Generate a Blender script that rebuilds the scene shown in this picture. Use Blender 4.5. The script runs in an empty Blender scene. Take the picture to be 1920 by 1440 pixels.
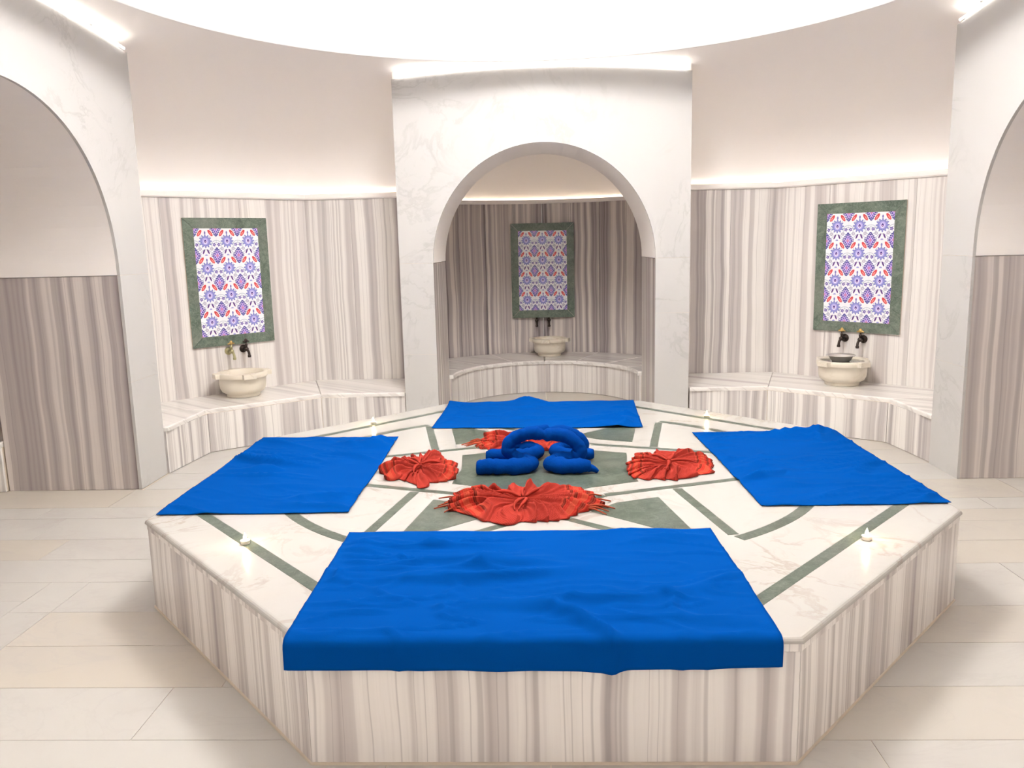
import bpy, math, random
from mathutils import Vector, Matrix, noise
random.seed(7)
PI = math.pi
sc = bpy.context.scene
C = sc.collection

# ------------------------------------------------------------------ camera
F_PX, YAW, PITCH, ROLL = 1528.4, -0.0361, 0.1691, -0.0236
CAM = Vector((-0.0111, -4.4966, 1.7122))
fw = Vector((math.sin(YAW)*math.cos(PITCH), math.cos(YAW)*math.cos(PITCH), -math.sin(PITCH)))
r0 = Vector((math.cos(YAW), -math.sin(YAW), 0)); u0 = r0.cross(fw)
rt = r0*math.cos(ROLL) + u0*math.sin(ROLL); up = -r0*math.sin(ROLL) + u0*math.cos(ROLL)
cam_d = bpy.data.cameras.new('camera'); cam = bpy.data.objects.new('camera', cam_d); C.objects.link(cam)
cam_d.sensor_width = 36; cam_d.lens = F_PX*36/1920; cam_d.clip_start = .02
M = Matrix((rt, up, -fw)).transposed().to_4x4(); M.translation = CAM
cam.matrix_world = M
sc.camera = cam

# ------------------------------------------------------------------ world, exposure
w = bpy.data.worlds.new('world'); sc.world = w; w.use_nodes = True
w.node_tree.nodes['Background'].inputs[0].default_value = (1, .93, .86, 1)
w.node_tree.nodes['Background'].inputs[1].default_value = 0.15
sc.view_settings.view_transform = 'Standard'; sc.view_settings.look = 'None'
sc.view_settings.gamma = 1; sc.view_settings.use_curve_mapping = False
sc.view_settings.exposure = 1.42
try:
    sc.cycles.max_bounces = 9; sc.cycles.diffuse_bounces = 8; sc.cycles.glossy_bounces = 2
    sc.cycles.caustics_reflective = False; sc.cycles.caustics_refractive = False
except Exception: pass
LAMP_W = 1500.0        # dome lamp
LAMP_COL = (1.0, .97, .945)
STRIP_E = 5.0         # light strips on top of the arch walls
COVE_E = 2.4         # light strips hidden behind the wall mouldings
FILL_W = 6.0           # added fill light behind the camera, lifts surfaces facing it

# ------------------------------------------------------------------ node helpers
class G:
    def __init__(s, name):
        s.m = bpy.data.materials.new(name); s.m.use_nodes = True
        s.t = s.m.node_tree; s.b = s.t.nodes['Principled BSDF']
    def n(s, typ, **kw):
        nd = s.t.nodes.new(typ)
        for k, v in kw.items(): setattr(nd, k, v)
        return nd
    def link(s, a, b): s.t.links.new(a, b)
    def setin(s, sock, v):
        if isinstance(v, E): s.link(v.s, sock)
        elif isinstance(v, bpy.types.NodeSocket): s.link(v, sock)
        elif isinstance(v, (tuple, list)): sock.default_value = (*v, 1) if len(v) == 3 and sock.type == 'RGBA' else v
        else: sock.default_value = v
    def math(s, op, *a):
        nd = s.n('ShaderNodeMath', operation=op)
        for i, v in enumerate(a): s.setin(nd.inputs[i], v)
        return E(s, nd.outputs[0])
    def mix(s, f, a, b, blend='MIX'):
        nd = s.n('ShaderNodeMix', data_type='RGBA', blend_type=blend)
        s.setin(nd.inputs[0], f); s.setin(nd.inputs[6], a); s.setin(nd.inputs[7], b)
        return nd.outputs[2]
    def comb(s, x, y, z):
        nd = s.n('ShaderNodeCombineXYZ')
        for i, v in enumerate((x, y, z)): s.setin(nd.inputs[i], v)
        return nd.outputs[0]
    def sep(s, v):
        nd = s.n('ShaderNodeSeparateXYZ'); s.link(v, nd.inputs[0])
        return [E(s, o) for o in nd.outputs]
    def noise(s, vec, scale=1, detail=2, rough=.5, dist=0, dim='3D'):
        nd = s.n('ShaderNodeTexNoise', noise_dimensions=dim)
        if dim == '1D': s.setin(nd.inputs['W'], vec)
        else: s.setin(nd.inputs['Vector'], vec)
        nd.inputs['Scale'].default_value = scale; nd.inputs['Detail'].default_value = detail
        nd.inputs['Roughness'].default_value = rough; nd.inputs['Distortion'].default_value = dist
        return E(s, nd.outputs[0])
    def ramp(s, f, stops, interp='LINEAR'):
        nd = s.n('ShaderNodeValToRGB'); s.setin(nd.inputs[0], f); cr = nd.color_ramp; cr.interpolation = interp
        while len(cr.elements) < len(stops): cr.elements.new(.5)
        for e, (p, c) in zip(cr.elements, stops): e.position = p; e.color = (*c, 1)
        return nd.outputs[0]
    def smooth(s, x, a, b):
        nd = s.n('ShaderNodeMapRange', interpolation_type='SMOOTHSTEP')
        s.setin(nd.inputs[0], x); nd.inputs[1].default_value = a; nd.inputs[2].default_value = b
        return E(s, nd.outputs[0])
    def rand(s): return E(s, s.n('ShaderNodeObjectInfo').outputs['Random'])
    def pos(s): return s.n('ShaderNodeNewGeometry').outputs['Position']
    def uv(s): return s.n('ShaderNodeTexCoord').outputs['UV']
    def vadd(s, a, b):
        nd = s.n('ShaderNodeVectorMath', operation='ADD'); s.setin(nd.inputs[0], a); s.setin(nd.inputs[1], b); return nd.outputs[0]
    def vmul(s, a, b):
        nd = s.n('ShaderNodeVectorMath', operation='MULTIPLY'); s.setin(nd.inputs[0], a); s.setin(nd.inputs[1], b); return nd.outputs[0]
    def bump(s, h, strength=.3, dist=.01):
        nd = s.n('ShaderNodeBump'); s.setin(nd.inputs['Height'], h)
        nd.inputs['Strength'].default_value = strength; nd.inputs['Distance'].default_value = dist
        s.link(nd.outputs[0], s.b.inputs['Normal'])
    def out(s, col, rough=.5, metal=0, spec=.5):
        s.setin(s.b.inputs['Base Color'], col); s.setin(s.b.inputs['Roughness'], rough)
        s.b.inputs['Metallic'].default_value = metal; s.b.inputs['Specular IOR Level'].default_value = spec
        return s.m
class E:
    def __init__(s, g, sock): s.g = g; s.s = sock
    def __add__(s, o): return s.g.math('ADD', s, o)
    __radd__ = __add__
    def __sub__(s, o): return s.g.math('SUBTRACT', s, o)
    def __rsub__(s, o): return s.g.math('SUBTRACT', o, s)
    def __mul__(s, o): return s.g.math('MULTIPLY', s, o)
    __rmul__ = __mul__
    def __truediv__(s, o): return s.g.math('DIVIDE', s, o)
    def abs(s): return s.g.math('ABSOLUTE', s)
    def sqrt(s): return s.g.math('SQRT', s)
    def sin(s): return s.g.math('SINE', s)
    def cos(s): return s.g.math('COSINE', s)
    def min(s, o): return s.g.math('MINIMUM', s, o)
    def max(s, o): return s.g.math('MAXIMUM', s, o)

# ------------------------------------------------------------------ materials
def white_marble(name, base, vein, vein_amt=.5, warm=0.0, scale=1.0, rough=.22):
    g = G(name); r = g.rand()
    p = g.vadd(g.pos(), g.comb(r*31.0, r*17.0, r*53.0))
    n0 = g.noise(p, .9*scale, 4, .55, .6)
    n1 = g.noise(p, 1.6*scale, 6, .6, 1.2)
    v = g.smooth((n1 - .5).abs(), .0, .035)          # 0 on the vein
    n2 = g.noise(p, 3.5*scale, 5, .65, 1.0)
    v2 = g.smooth((n2 - .52).abs(), 0, .03)
    area = g.smooth(n0, .42, .68)
    c = g.mix(g.smooth(n0, .35, .75)*.35, base, tuple(x*.9 for x in base))
    c = g.mix((1 - v)*area*vein_amt, c, vein)
    c = g.mix((1 - v2)*g.smooth(n0, .5, .8)*vein_amt*.5, c, vein)
    if warm:
        w2 = g.smooth(g.noise(p, 1.1, 3, .6, .5), .6, .8)
        c = g.mix(w2*warm, c, (.62, .40, .20))
    g.out(c, rough, 0, .45); return g.m
def floor_marble(name, base, tint):
    g = G(name); r = g.rand()
    p = g.vadd(g.vmul(g.pos(), (1, 1.9, 1)), g.comb(r*31.0, r*17.0, r*53.0))
    n0 = g.noise(p, .9, 4, .55, .8); n1 = g.noise(p, 1.2, 6, .6, 1.5)
    v = g.smooth((n1 - .5).abs(), 0, .03)
    c = g.mix(g.smooth(r, .55, 1.0)*.55, base, tint)
    c = g.mix(g.smooth(n0, .45, .75)*.45, c, (.45, .425, .40))
    c = g.mix((1 - v)*.30*g.smooth(n0, .35, .6), c, (.45, .42, .40))
    rough = g.noise(p, 5, 3)*.12 + .14
    g.out(c, rough, 0, .45); return g.m
def striped_marble(name, freq=1.0, light=(.72, .695, .665), mid=(.48, .445, .435), dark=(.25, .222, .225), bias=0.0, rough=.25, slant=0.0):
    g = G(name); r = g.rand(); u, v, _ = g.sep(g.uv())
    if slant: u = u*math.cos(slant) + v*math.sin(slant)
    wob = g.noise(g.comb(u*2.0, v*.9, r*20.0), 1.3, 2, .5) - .5
    t = u + wob*.06 + r*40.0
    a = g.noise(t, 5.5*freq, 2.0, .55, 0, '1D')
    b = g.noise(t + 7.3, 19.0*freq, 1.5, .6, 0, '1D')
    l = g.noise(t + 3.1, 12.0*freq, 1, .5, 0, '1D')
    f = a*.62 + b*.40 + bias
    c = g.ramp(f, [(.28, dark), (.41, mid), (.49, tuple((x*2 + y)/3 for x, y in zip(mid, light))), (.545, light), (.75, tuple(min(1, x*1.07) for x in light))])
    line = 1 - g.smooth((l - .5).abs(), .0, .022)
    c = g.mix(line*.42, c, dark)
    streak = g.noise(g.comb(t*90.0, v*2.0, 0), 1, 3, .6)
    c = g.mix(g.smooth(streak, .45, .8)*.28, c, mid)
    g.out(c, rough, 0, .4); return g.m
def green_marble(name, k=1.0):
    g = G(name); r = g.rand(); p = g.vadd(g.pos(), g.comb(r*13.0, r*29.0, r*5.0))
    n = g.noise(p, 9, 6, .7, 1.5); n2 = g.noise(p, 2.2, 3, .6, .5); n3 = g.noise(p, 22, 5, .7, 1.0)
    c = g.ramp(n, [(.3, (.045*k, .065*k, .05*k)), (.5, (.085*k, .115*k, .088*k)), (.68, (.14*k, .175*k, .14*k)), (.85, (.24*k, .27*k, .23*k))])
    c = g.mix(g.smooth(n2, .45, .72)*.55, c, (.155*k, .165*k, .14*k))
    c = g.mix((1 - g.smooth((n3 - .5).abs(), 0, .025))*.35, c, (.30*k, .32*k, .28*k))
    g.out(c, .28, 0, .4); return g.m
def plaster(name, col, rough=.8):
    g = G(name); p = g.pos(); n = g.noise(p, 14, 4, .6)
    c = g.mix(n*.10, col, tuple(x*.86 for x in col)); g.bump(g.noise(p, 60, 3), .06, .004)
    return g.out(c, rough, 0, .2)
def flat(name, col, rough=.5, metal=0, spec=.5, emit=None, es=0):
    g = G(name); n = g.noise(g.pos(), 40, 3); c = g.mix(n*.15, col, tuple(x*.8 for x in col)); g.out(c, rough, metal, spec)
    if emit: g.b.inputs['Emission Color'].default_value = (*emit, 1); g.b.inputs['Emission Strength'].default_value = es
    return g.m
def blue_cloth(name):
    g = G(name); n = g.noise(g.pos(), 3, 3, .5); c = g.mix(n*.35, (.0003, .063, .30), (.0003, .051, .26))
    g.bump(g.noise(g.pos(), 320, 2, .6), .25, .002); g.out(c, .95, 0, .02)
    return g.m
def towel_cloth(name):
    g = G(name); n = g.noise(g.pos(), 12, 3, .5); c = g.mix(n*.4, (.0008, .042, .25), (.0006, .030, .19))
    g.bump(g.noise(g.pos(), 55, 4, .6)*.8 + g.noise(g.pos(), 300, 2, .6)*.3, .55, .006); return g.out(c, .95, 0, .03)
def red_cloth(name):
    g = G(name); u, v, _ = g.sep(g.uv())        # u: along the weave from the gathered middle (0) to the fringed end (1), v: 1 at the ends, 0 at the sides
    base = g.mix(g.noise(g.pos(), 25, 3), (.40, .046, .030), (.33, .034, .023))
    rib = ((u*330.0).sin()*.5 + .5)
    c = g.mix(rib*g.smooth(u, .18, .4)*(1 - g.smooth(u, .6, .75))*.55, base, (.20, .014, .012))
    fine = ((u*210.0).sin()*.5 + .5)
    band = g.ramp(u, [(0, (.40, .044, .028)), (.60, (.40, .044, .028)), (.62, (.13, .014, .011)), (.66, (.38, .022, .017)), (.71, (.42, .055, .03)),
                      (.79, (.41, .022, .017)), (.83, (.14, .015, .012)), (.89, (.40, .03, .02)), (.94, (.12, .010, .009))], 'CONSTANT')
    band = g.mix(fine*.3, band, (.46, .09, .04))
    c = g.mix(g.smooth(u, .58, .6)*g.smooth(v, .3, .55), c, band)
    g.bump(g.noise(g.pos(), 260, 2), .2, .002)
    return g.out(c, .95, 0, .08)
def iznik_tile(name):
    g = G(name); u, v, _ = g.sep(g.uv())
    X = (u - .5)*.84; d = 1 - v; a = X.abs()
    def ell(cx, cy, L, Wd, ang):
        dx = a - cx; dy = d - cy; ca, sa = math.cos(ang), math.sin(ang)
        p = (dx*ca + dy*sa)/L; q = (dx*(-sa) + dy*ca)/Wd
        return (p*p + q*q).sqrt() - 1
    def mask(sd, e=.12): return 1 - g.smooth(sd, -e, e)
    def star(cx, cy, R, amp, k, ph=0):
        dx = a - cx; dy = d - cy; r = (dx*dx + dy*dy).sqrt()
        th = g.math('ARCTAN2', dy, dx); return r, r - ((th*k + ph).cos()*amp + R)
    col = (.83, .82, .86)
    # pale vines
    for cx, cy, R in ((.30, .40, .16), (.02, .98, .20), (.40, .62, .17)):
        dx = a - cx; dy = d - cy; r = (dx*dx + dy*dy).sqrt()
        col = g.mix(mask(((r - R).abs() - .012), .010)*.8, col, (.33, .42, .52))
    # dark damask blossoms on the tile corners
    dd = d.min(1 - d); ax = .42 - a
    q = ax/.235 + dd/.31; wob = (ax*62.0).sin()*(dd*58.0).cos()*.16
    col = g.mix(mask(q + wob - 1, .05), col, (.055, .045, .30))
    col = g.mix(mask(q + wob*1.6 - .62, .05), col, (.42, .27, .68))
    col = g.mix(mask((ax*70.0).cos()*(dd*52.0).cos()*-1.0 + .55, .1)*mask(q - .95, .05)*.8, col, (.80, .80, .90))
    col = g.mix(mask(q - .22, .05), col, (.62, .22, .42))
    # lotus
    r, sd = star(0, .47, .215, .040, 12)
    col = g.mix(mask(sd, .010), col, (.12, .13, .42))
    r2, sd2 = star(0, .47, .190, .040, 12)
    col = g.mix(mask(sd2, .010), col, (.26, .27, .62))
    col = g.mix(mask(ell(0, .47, .12, .13, 0), .06), col, (.44, .38, .74))
    col = g.mix(mask(ell(0, .48, .068, .090, 0), .1), col, (.80, .76, .92))
    col = g.mix(mask(ell(0, .47, .046, .064, 0), .12), col, (.08, .05, .28))
    col = g.mix(mask(ell(0, .49, .016, .020, 0), .2), col, (.80, .55, .66))
    # tulips
    col = g.mix(mask(ell(.205, .165, .160, .075, .95), .06), col, (.86, .84, .88))
    col = g.mix(mask(ell(.205, .17, .140, .058, .95), .06), col, (.62, .075, .085))
    col = g.mix(mask(ell(.22, .19, .07, .022, .95), .15), col, (.85, .28, .26))
    # leaves, bud, small flowers
    col = g.mix(mask(ell(.085, .85, .095, .030, 1.15), .1), col, (.12, .05, .22))
    col = g.mix(mask(ell(0, .16, .032, .058, 0), .12), col, (.20, .18, .46))
    col = g.mix(mask(ell(0, .98, .05, .035, 0), .12), col, (.32, .32, .66))
    r, sd = star(.33, .60, .055, .018, 5); col = g.mix(mask(sd, .008), col, (.13, .09, .36))
    col = g.mix(mask(r - .014, .006), col, (.85, .82, .88))
    r, sd = star(.215, .75, .064, .012, 7); col = g.mix(mask(sd, .010), col, (.46, .45, .56))
    col = g.mix(mask(r - .018, .006), col, (.72, .70, .78))
    return g.out(col, .16, 0, .5)
MAT = dict(
    marble=white_marble('white_marble', (.51, .502, .49), (.30, .28, .265), .32),
    slab=white_marble('platform_marble', (.455, .44, .415), (.29, .225, .172), .5, .14, 1.3, .2),
    joint=flat('grout', (.62, .54, .44), .8), dark_joint=flat('grey_grout', (.42, .37, .32), .8),
    floor=floor_marble('floor_marble', (.505, .49, .46), (.515, .455, .37)),
    stripe=striped_marble('striped_marble', 1.0), stripe_wide=striped_marble('broad_striped_marble', .7, (.66, .61, .575), (.43, .385, .375), (.27, .235, .235), -.04),
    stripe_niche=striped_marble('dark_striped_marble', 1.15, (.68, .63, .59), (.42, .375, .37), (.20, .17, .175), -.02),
    stripe_plat=striped_marble('platform_striped_marble', .9, (.80, .765, .735), (.57, .525, .51), (.30, .265, .265), .02),
    stripe_pale=striped_marble('pale_striped_marble', .8, (.74, .71, .68), (.56, .515, .50), (.38, .345, .345), .03),
    bench=striped_marble('bench_marble', .55, (.72, .70, .67), (.62, .59, .57), (.43, .40, .385), .09, .14, .9),
    green=green_marble('green_marble', .82), green_frame=green_marble('green_frame_marble', 1.35), plaster=plaster('plaster', (.89, .855, .825)), white=plaster('dome_plaster', (.90, .885, .865)),
    blue=blue_cloth('blue_cotton'), red=red_cloth('red_woven_cotton'), towel=towel_cloth('blue_towelling'), tile=iznik_tile('painted_tile'),
    basin=white_marble('cream_marble', (.70, .645, .545), (.48, .40, .28), .5, .12, 2.0, .4),
    bronze=flat('dark_bronze', (.06, .045, .04), .35, .9), brass=flat('brass', (.62, .42, .16), .3, .9), patina=flat('pale_patinated_brass', (.45, .42, .24), .4, .7),
    steel=flat('steel', (.86, .84, .80), .45, 1.0), wax=flat('wax', (.9, .86, .78), .5), cup=flat('aluminium', (.75, .74, .72), .35, .9),
    flame=flat('flame', (1, .8, .4), .5, 0, .5, (1, .72, .32), 30), tassel=flat('red_fringe', (.33, .06, .03), .95, 0, .1),
    lampglow=flat('lamp_glass', (1, .97, .9), .5, 0, .5, LAMP_COL, 20), strip=flat('light_strip', (1, .96, .9), .5, 0, .5, (1, .95, .88), STRIP_E), cove=flat('cove_strip', (1, .96, .9), .5, 0, .5, (1, .96, .92), COVE_E), niche_cove=flat('niche_cove_strip', (1, .96, .9), .5, 0, .5, (1, .86, .70), COVE_E*2.6))
g = G('water'); g.b.inputs['Transmission Weight'].default_value = .6; g.out((.42, .40, .34), .06, 0, .5); MAT['water'] = g.m

# ------------------------------------------------------------------ mesh helpers
def new_mesh(name, verts, faces, mat, smooth=False, uvs=None):
    me = bpy.data.meshes.new(name); me.from_pydata([tuple(v) for v in verts], [], faces); me.validate(); me.update()
    me.materials.append(MAT[mat]); uvl = me.uv_layers.new(name='UVMap')
    if uvs is not None:
        for l in me.loops: uvl.data[l.index].uv = uvs[l.vertex_index]
    else:
        for p in me.polygons:
            n = p.normal
            for li in p.loop_indices:
                co = me.vertices[me.loops[li].vertex_index].co
                if abs(n.z) > .7: uvl.data[li].uv = (co.x, co.y)
                else:
                    t = Vector((-n.y, n.x)).normalized(); uvl.data[li].uv = (co.x*t.x + co.y*t.y, co.z)
    if smooth: me.polygons.foreach_set('use_smooth', [True]*len(me.polygons))
    return me
def put(name, me, parent=None, loc=None):
    o = bpy.data.objects.new(name, me); C.objects.link(o)
    if loc is not None: o.location = loc
    if parent is not None:
        o.parent = parent
    return o
def wput(name, verts, faces, mat, parent=None, smooth=False, uvs=None):
    """a mesh given in world coordinates, origin moved to its middle bottom"""
    verts = [Vector(v) for v in verts]
    me = new_mesh(name, verts, faces, mat, smooth, uvs)
    lo = [min(v[i] for v in verts) for i in range(3)]; hi = [max(v[i] for v in verts) for i in range(3)]
    org = Vector(((lo[0]+hi[0])/2, (lo[1]+hi[1])/2, lo[2])); me.transform(Matrix.Translation(-org))
    o = bpy.data.objects.new(name, me); C.objects.link(o)
    if parent is None: o.location = org
    else:
        o.parent = parent
        o.location = org
        o.matrix_parent_inverse = world_of(parent).inverted()
    return o
WORLD = {}
def world_of(o):
    m = Matrix.LocRotScale(o.location, o.rotation_euler, None)
    if o.parent: m = world_of(o.parent) @ o.matrix_parent_inverse @ m
    return m
def tag(o, label, cat, group=None, kind=None):
    o['label'] = label; o['category'] = cat
    if group: o['group'] = group
    if kind: o['kind'] = kind
    return o
def empty(name, loc, label, cat, group=None, kind=None, rz=0):
    o = bpy.data.objects.new(name, None); C.objects.link(o); o.location = loc; o.rotation_euler = (0, 0, rz)
    o.empty_display_size = .1
    return tag(o, label, cat, group, kind)
def copy_tree(o, parent=None):
    c = o.copy(); C.objects.link(c)
    if parent is not None: c.parent = parent
    for ch in list(o.children): copy_tree(ch, c)
    return c
def prism(poly, z0, z1):
    n = len(poly)
    v = [(x, y, z0) for x, y in poly] + [(x, y, z1) for x, y in poly]
    f = [tuple(range(n))[::-1], tuple(range(n, 2*n))] + [(i, (i+1) % n, n+(i+1) % n, n+i) for i in range(n)]
    if sum(poly[i][0]*poly[(i+1) % n][1]-poly[(i+1) % n][0]*poly[i][1] for i in range(n)) < 0: f = [t[::-1] for t in f]
    return v, f
def bevel_prism(poly, z0, z1, b):
    """slab with a rounded upper edge"""
    n = len(poly)
    if sum(poly[i][0]*poly[(i+1) % n][1]-poly[(i+1) % n][0]*poly[i][1] for i in range(n)) < 0: poly = poly[::-1]
    rings = [(0, z0), (0, z1-b)] + [(b*(1-math.cos(t)), z1-b+b*math.sin(t)) for t in (PI/8, PI/4, 3*PI/8, PI/2)]
    v = []; f = []
    for off, z in rings: v += [(x, y, z) for x, y in inset(poly, off)]
    for k in range(len(rings)-1):
        for i in range(n): f.append((k*n+i, k*n+(i+1) % n, (k+1)*n+(i+1) % n, (k+1)*n+i))
    f.append(tuple(range(n))[::-1]); f.append(tuple((len(rings)-1)*n+i for i in range(n)))
    return v, f
def inset(poly, d):
    n = len(poly); out = []
    for i in range(n):
        p0, p1, p2 = Vector(poly[i-1]), Vector(poly[i]), Vector(poly[(i+1) % n])
        e1 = (p1-p0).normalized(); e2 = (p2-p1).normalized()
        n1 = Vector((-e1.y, e1.x)); n2 = Vector((-e2.y, e2.x)); m = (n1+n2); m = m/max(.2, m.dot(n1)) if m.length > 1e-6 else n1
        out.append((p1.x+m.x*d, p1.y+m.y*d))
    return out
def vslab(p0, p1, z0, z1, t, side=1):
    """upright slab on the line p0-p1; its front stands t proud on the given side"""
    p0, p1 = Vector(p0), Vector(p1); e = (p1-p0).normalized(); n = Vector((-e.y, e.x))*side*t
    return prism([tuple(p0), tuple(p1), tuple(p1+n), tuple(p0+n)], z0, z1)
def lathe(prof, seg=40, cap0=True, cap1=True):
    v = []; f = []
    for r, z in prof: v += [(r*math.cos(2*PI*i/seg), r*math.sin(2*PI*i/seg), z) for i in range(seg)]
    for k in range(len(prof)-1):
        for i in range(seg): f.append((k*seg+i, k*seg+(i+1) % seg, (k+1)*seg+(i+1) % seg, (k+1)*seg+i))
    if cap0: f.append(tuple(range(seg))[::-1])
    if cap1: f.append(tuple((len(prof)-1)*seg+i for i in range(seg)))
    return v, f
def catmull(pts, sub=8):
    out = []; P = [pts[0]] + list(pts) + [pts[-1]]
    for i in range(1, len(P)-2):
        a, b, c, d = (Vector(P[i+k]) for k in (-1, 0, 1, 2))
        for j in range(sub):
            t = j/sub
            out.append(.5*((2*b)+(c-a)*t+(2*a-5*b+4*c-d)*t*t+(3*b-a-3*c+d)*t**3))
    out.append(Vector(pts[-1])); return out
def tube(pts, rad, seg=12, rfun=None):
    """rad: number or list; capped"""
    n = len(pts); v = []; f = []; pts = [Vector(p) for p in pts]
    ref = Vector((0, 0, 1)) if abs((pts[1]-pts[0]).normalized().z) < .9 else Vector((1, 0, 0))
    for k, p in enumerate(pts):
        t = (pts[min(k+1, n-1)]-pts[max(k-1, 0)]).normalized()
        a = (ref - t*ref.dot(t)); a = a.normalized() if a.length > 1e-4 else t.orthogonal().normalized(); ref = a; b = t.cross(a)
        r = rad[k] if isinstance(rad, (list, tuple)) else rad
        for i in range(seg):
            th = 2*PI*i/seg; rr = r*(rfun(k/(n-1), th, p) if rfun else 1)
            v.append(p + a*math.cos(th)*rr + b*math.sin(th)*rr)
    for k in range(n-1):
        for i in range(seg): f.append((k*seg+i, k*seg+(i+1) % seg, (k+1)*seg+(i+1) % seg, (k+1)*seg+i))
    f.append(tuple(range(seg))[::-1]); f.append(tuple((n-1)*seg+i for i in range(seg)))
    return v, f
def join(*vf):
    V = []; Fc = []
    for v, f in vf:
        o = len(V); V += [tuple(x) for x in v]; Fc += [tuple(i+o for i in t) for t in f]
    return V, Fc

# ------------------------------------------------------------------ room measures
HX, HB = 3.82, 2.36           # room octagon: wall planes at +-HX, corners at HB
FY, FXL, FXR = 2.95, -2.96, 2.93   # faces of the arch walls
BH = .375                     # bench height
WT = 2.20                     # top of the striped wainscot
RIM_R, RIM_Z, CE_Z = 2.57, 3.20, 3.32
def r_out(x, y):
    """distance of the wall from the centre in this direction"""
    r = math.hypot(x, y); cx, cy = abs(x)/r, abs(y)/r
    return min(HX/max(cx, 1e-6), HX/max(cy, 1e-6), (HX+HB)/(cx+cy))
def ceil_z(x, y):
    r = math.hypot(x, y); ro = r_out(x, y); s = min(1, max(0, (ro-r)/(ro-RIM_R)))
    return WT + .02 + (CE_Z-WT-.02)*(1-(1-s)**2.2)**(1/2.2)

# ------------------------------------------------------------------ floor
floor = empty('floor', (0, 0, 0), 'pale marble slab floor around the platform and into the arches', 'floor', kind='structure')
wput('screed', *prism([(-6.2, -6.4), (6.2, -6.4), (6.2, 6.2), (-6.2, 6.2)], -.06, -.0035), 'joint', floor)
PLAT = [(-1.93, -.80), (-.81, -2.035), (.815, -2.035), (1.935, -.80), (1.935, .83), (.80, 2.0), (-.80, 2.0), (-1.93, .83)]
def in_plat(x, y): return abs(x) < 1.86 and -1.95 < y < 1.92 and abs(x)+abs(y) < 2.6
def slab_piece(x0, x1, y0, y1):
    if all(in_plat(x, y) for x in (x0, x1) for y in (y0, y1)): return
    gp = .0016
    wput('floor_slab', *prism([(x0+gp, y0+gp), (x1-gp, y0+gp), (x1-gp, y1-gp), (x0+gp, y1-gp)], -.02, random.uniform(-.0006, 0)), 'floor', floor)
def course(xa, xb, y0, y1, lo=.9, hi=1.7, at=None):
    xs = [xa]; x = xa
    if at: xs += [a for a in at if xa < a < xb]
    else:
        x += random.uniform(.4, hi)
        while x < xb-.35: xs.append(x); x += random.uniform(lo, hi)
    xs.append(xb); xs.sort()
    for a, b in zip(xs, xs[1:]): slab_piece(a, b, y0, y1)
# left half
for y0, y1, at in ((.783, 1.2, (-3.0, -1.9)), (.556, .783, (-3.368, -2.2, -1.2)), (.164, .556, (-3.15, -1.7)), (-.167, .164, (-2.9,-1.5)), (-.484, -.167, (-3.5, -1.9))):
    course(-4.6, 0, y0, y1, at=at)
for y0, y1 in ((-.846, -.484), (-1.186, -.846), (-1.534, -1.186), (-1.886, -1.534), (-2.24, -1.886), (-2.6, -2.24), (-2.95, -2.6)): course(-2.42, 0, y0, y1, 1.2, 2.2)
for y0, y1 in ((-.846, -.484), (-1.186, -.846), (-2.0, -1.186), (-2.95, -2.0)): slab_piece(-2.63, -2.42, y0, y1)
for y0, y1 in ((-.718, -.484), (-1.037, -.718), (-1.4, -1.037), (-1.75, -1.4)): course(-4.6, -2.63, y0, y1)
# right half
for y0, y1, at in ((.766, 1.2, (1.6, 3.2)), (.54, .766, (1.3, 2.85)), (.322, .54, (2.4, 3.6)), (-.007, .322, (1.8, 3.4)), (-.339, -.007, (2.1, 3.9))):
    course(0, 4.6, y0, y1, at=at)
for y0, y1 in ((-.849, -.339), (-1.204, -.849), (-1.55, -1.204), (-1.894, -1.55), (-2.24, -1.894), (-2.6, -2.24), (-2.95, -2.6)): course(0, 2.385, y0, y1, 1.2, 2.2)
for y0, y1 in ((-.60, -.339), (-1.0, -.60), (-2.95, -1.0)): slab_piece(2.385, 2.6, y0, y1)
for y0, y1 in ((-.55, -.339), (-1.0, -.55), (-1.4, -1.0), (-1.75, -1.4)): course(2.6, 4.6, y0, y1)
# back and vestibule
for y0, y1 in ((1.2, 1.62), (1.62, 2.05), (2.05, 2.5), (2.5, 2.95)): course(-2.95, 2.95, y0, y1, 1.0, 1.8)
for y0, y1 in ((2.95, 3.45), (3.45, 3.95), (3.95, 4.45), (4.45, 5.0)): course(-1.0, 1.05, y0, y1, .9, 1.2)
for k in range(8): course(-1.9, 1.9, -2.95-.43*(k+1), -2.95-.43*k, 1.0, 1.8)

# ------------------------------------------------------------------ dome and vault
ceiling = empty('ceiling', (0, 0, RIM_Z), 'white dome over smooth curved plaster vault', 'ceiling', kind='structure')
NA, NT = 256, 22
V = []; Fc = []
for i in range(NA):
    a = 2*PI*i/NA; c, s = math.cos(a), math.sin(a); ro = r_out(c, s)+.01
    for j in range(NT+1):
        r = RIM_R + .02 + (ro-RIM_R-.02)*math.sin(PI/2*j/NT)
        V.append((c*r, s*r, ceil_z(c*r, s*r)))
for i in range(NA):
    for j in range(NT):
        q = (i*(NT+1)+j, i*(NT+1)+j+1, ((i+1) % NA)*(NT+1)+j+1, ((i+1) % NA)*(NT+1)+j)
        x = sum(V[k][0] for k in q)/4; y = sum(V[k][1] for k in q)/4
        if abs(x-.03) < 1.16 and y > FY+.08: continue
        if abs(y) < 1.42 and (x < FXL-.08 or x > FXR+.08): continue
        Fc.append(q[::-1] if False else q)
wput('vault', V, Fc, 'plaster', ceiling, True)
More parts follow.
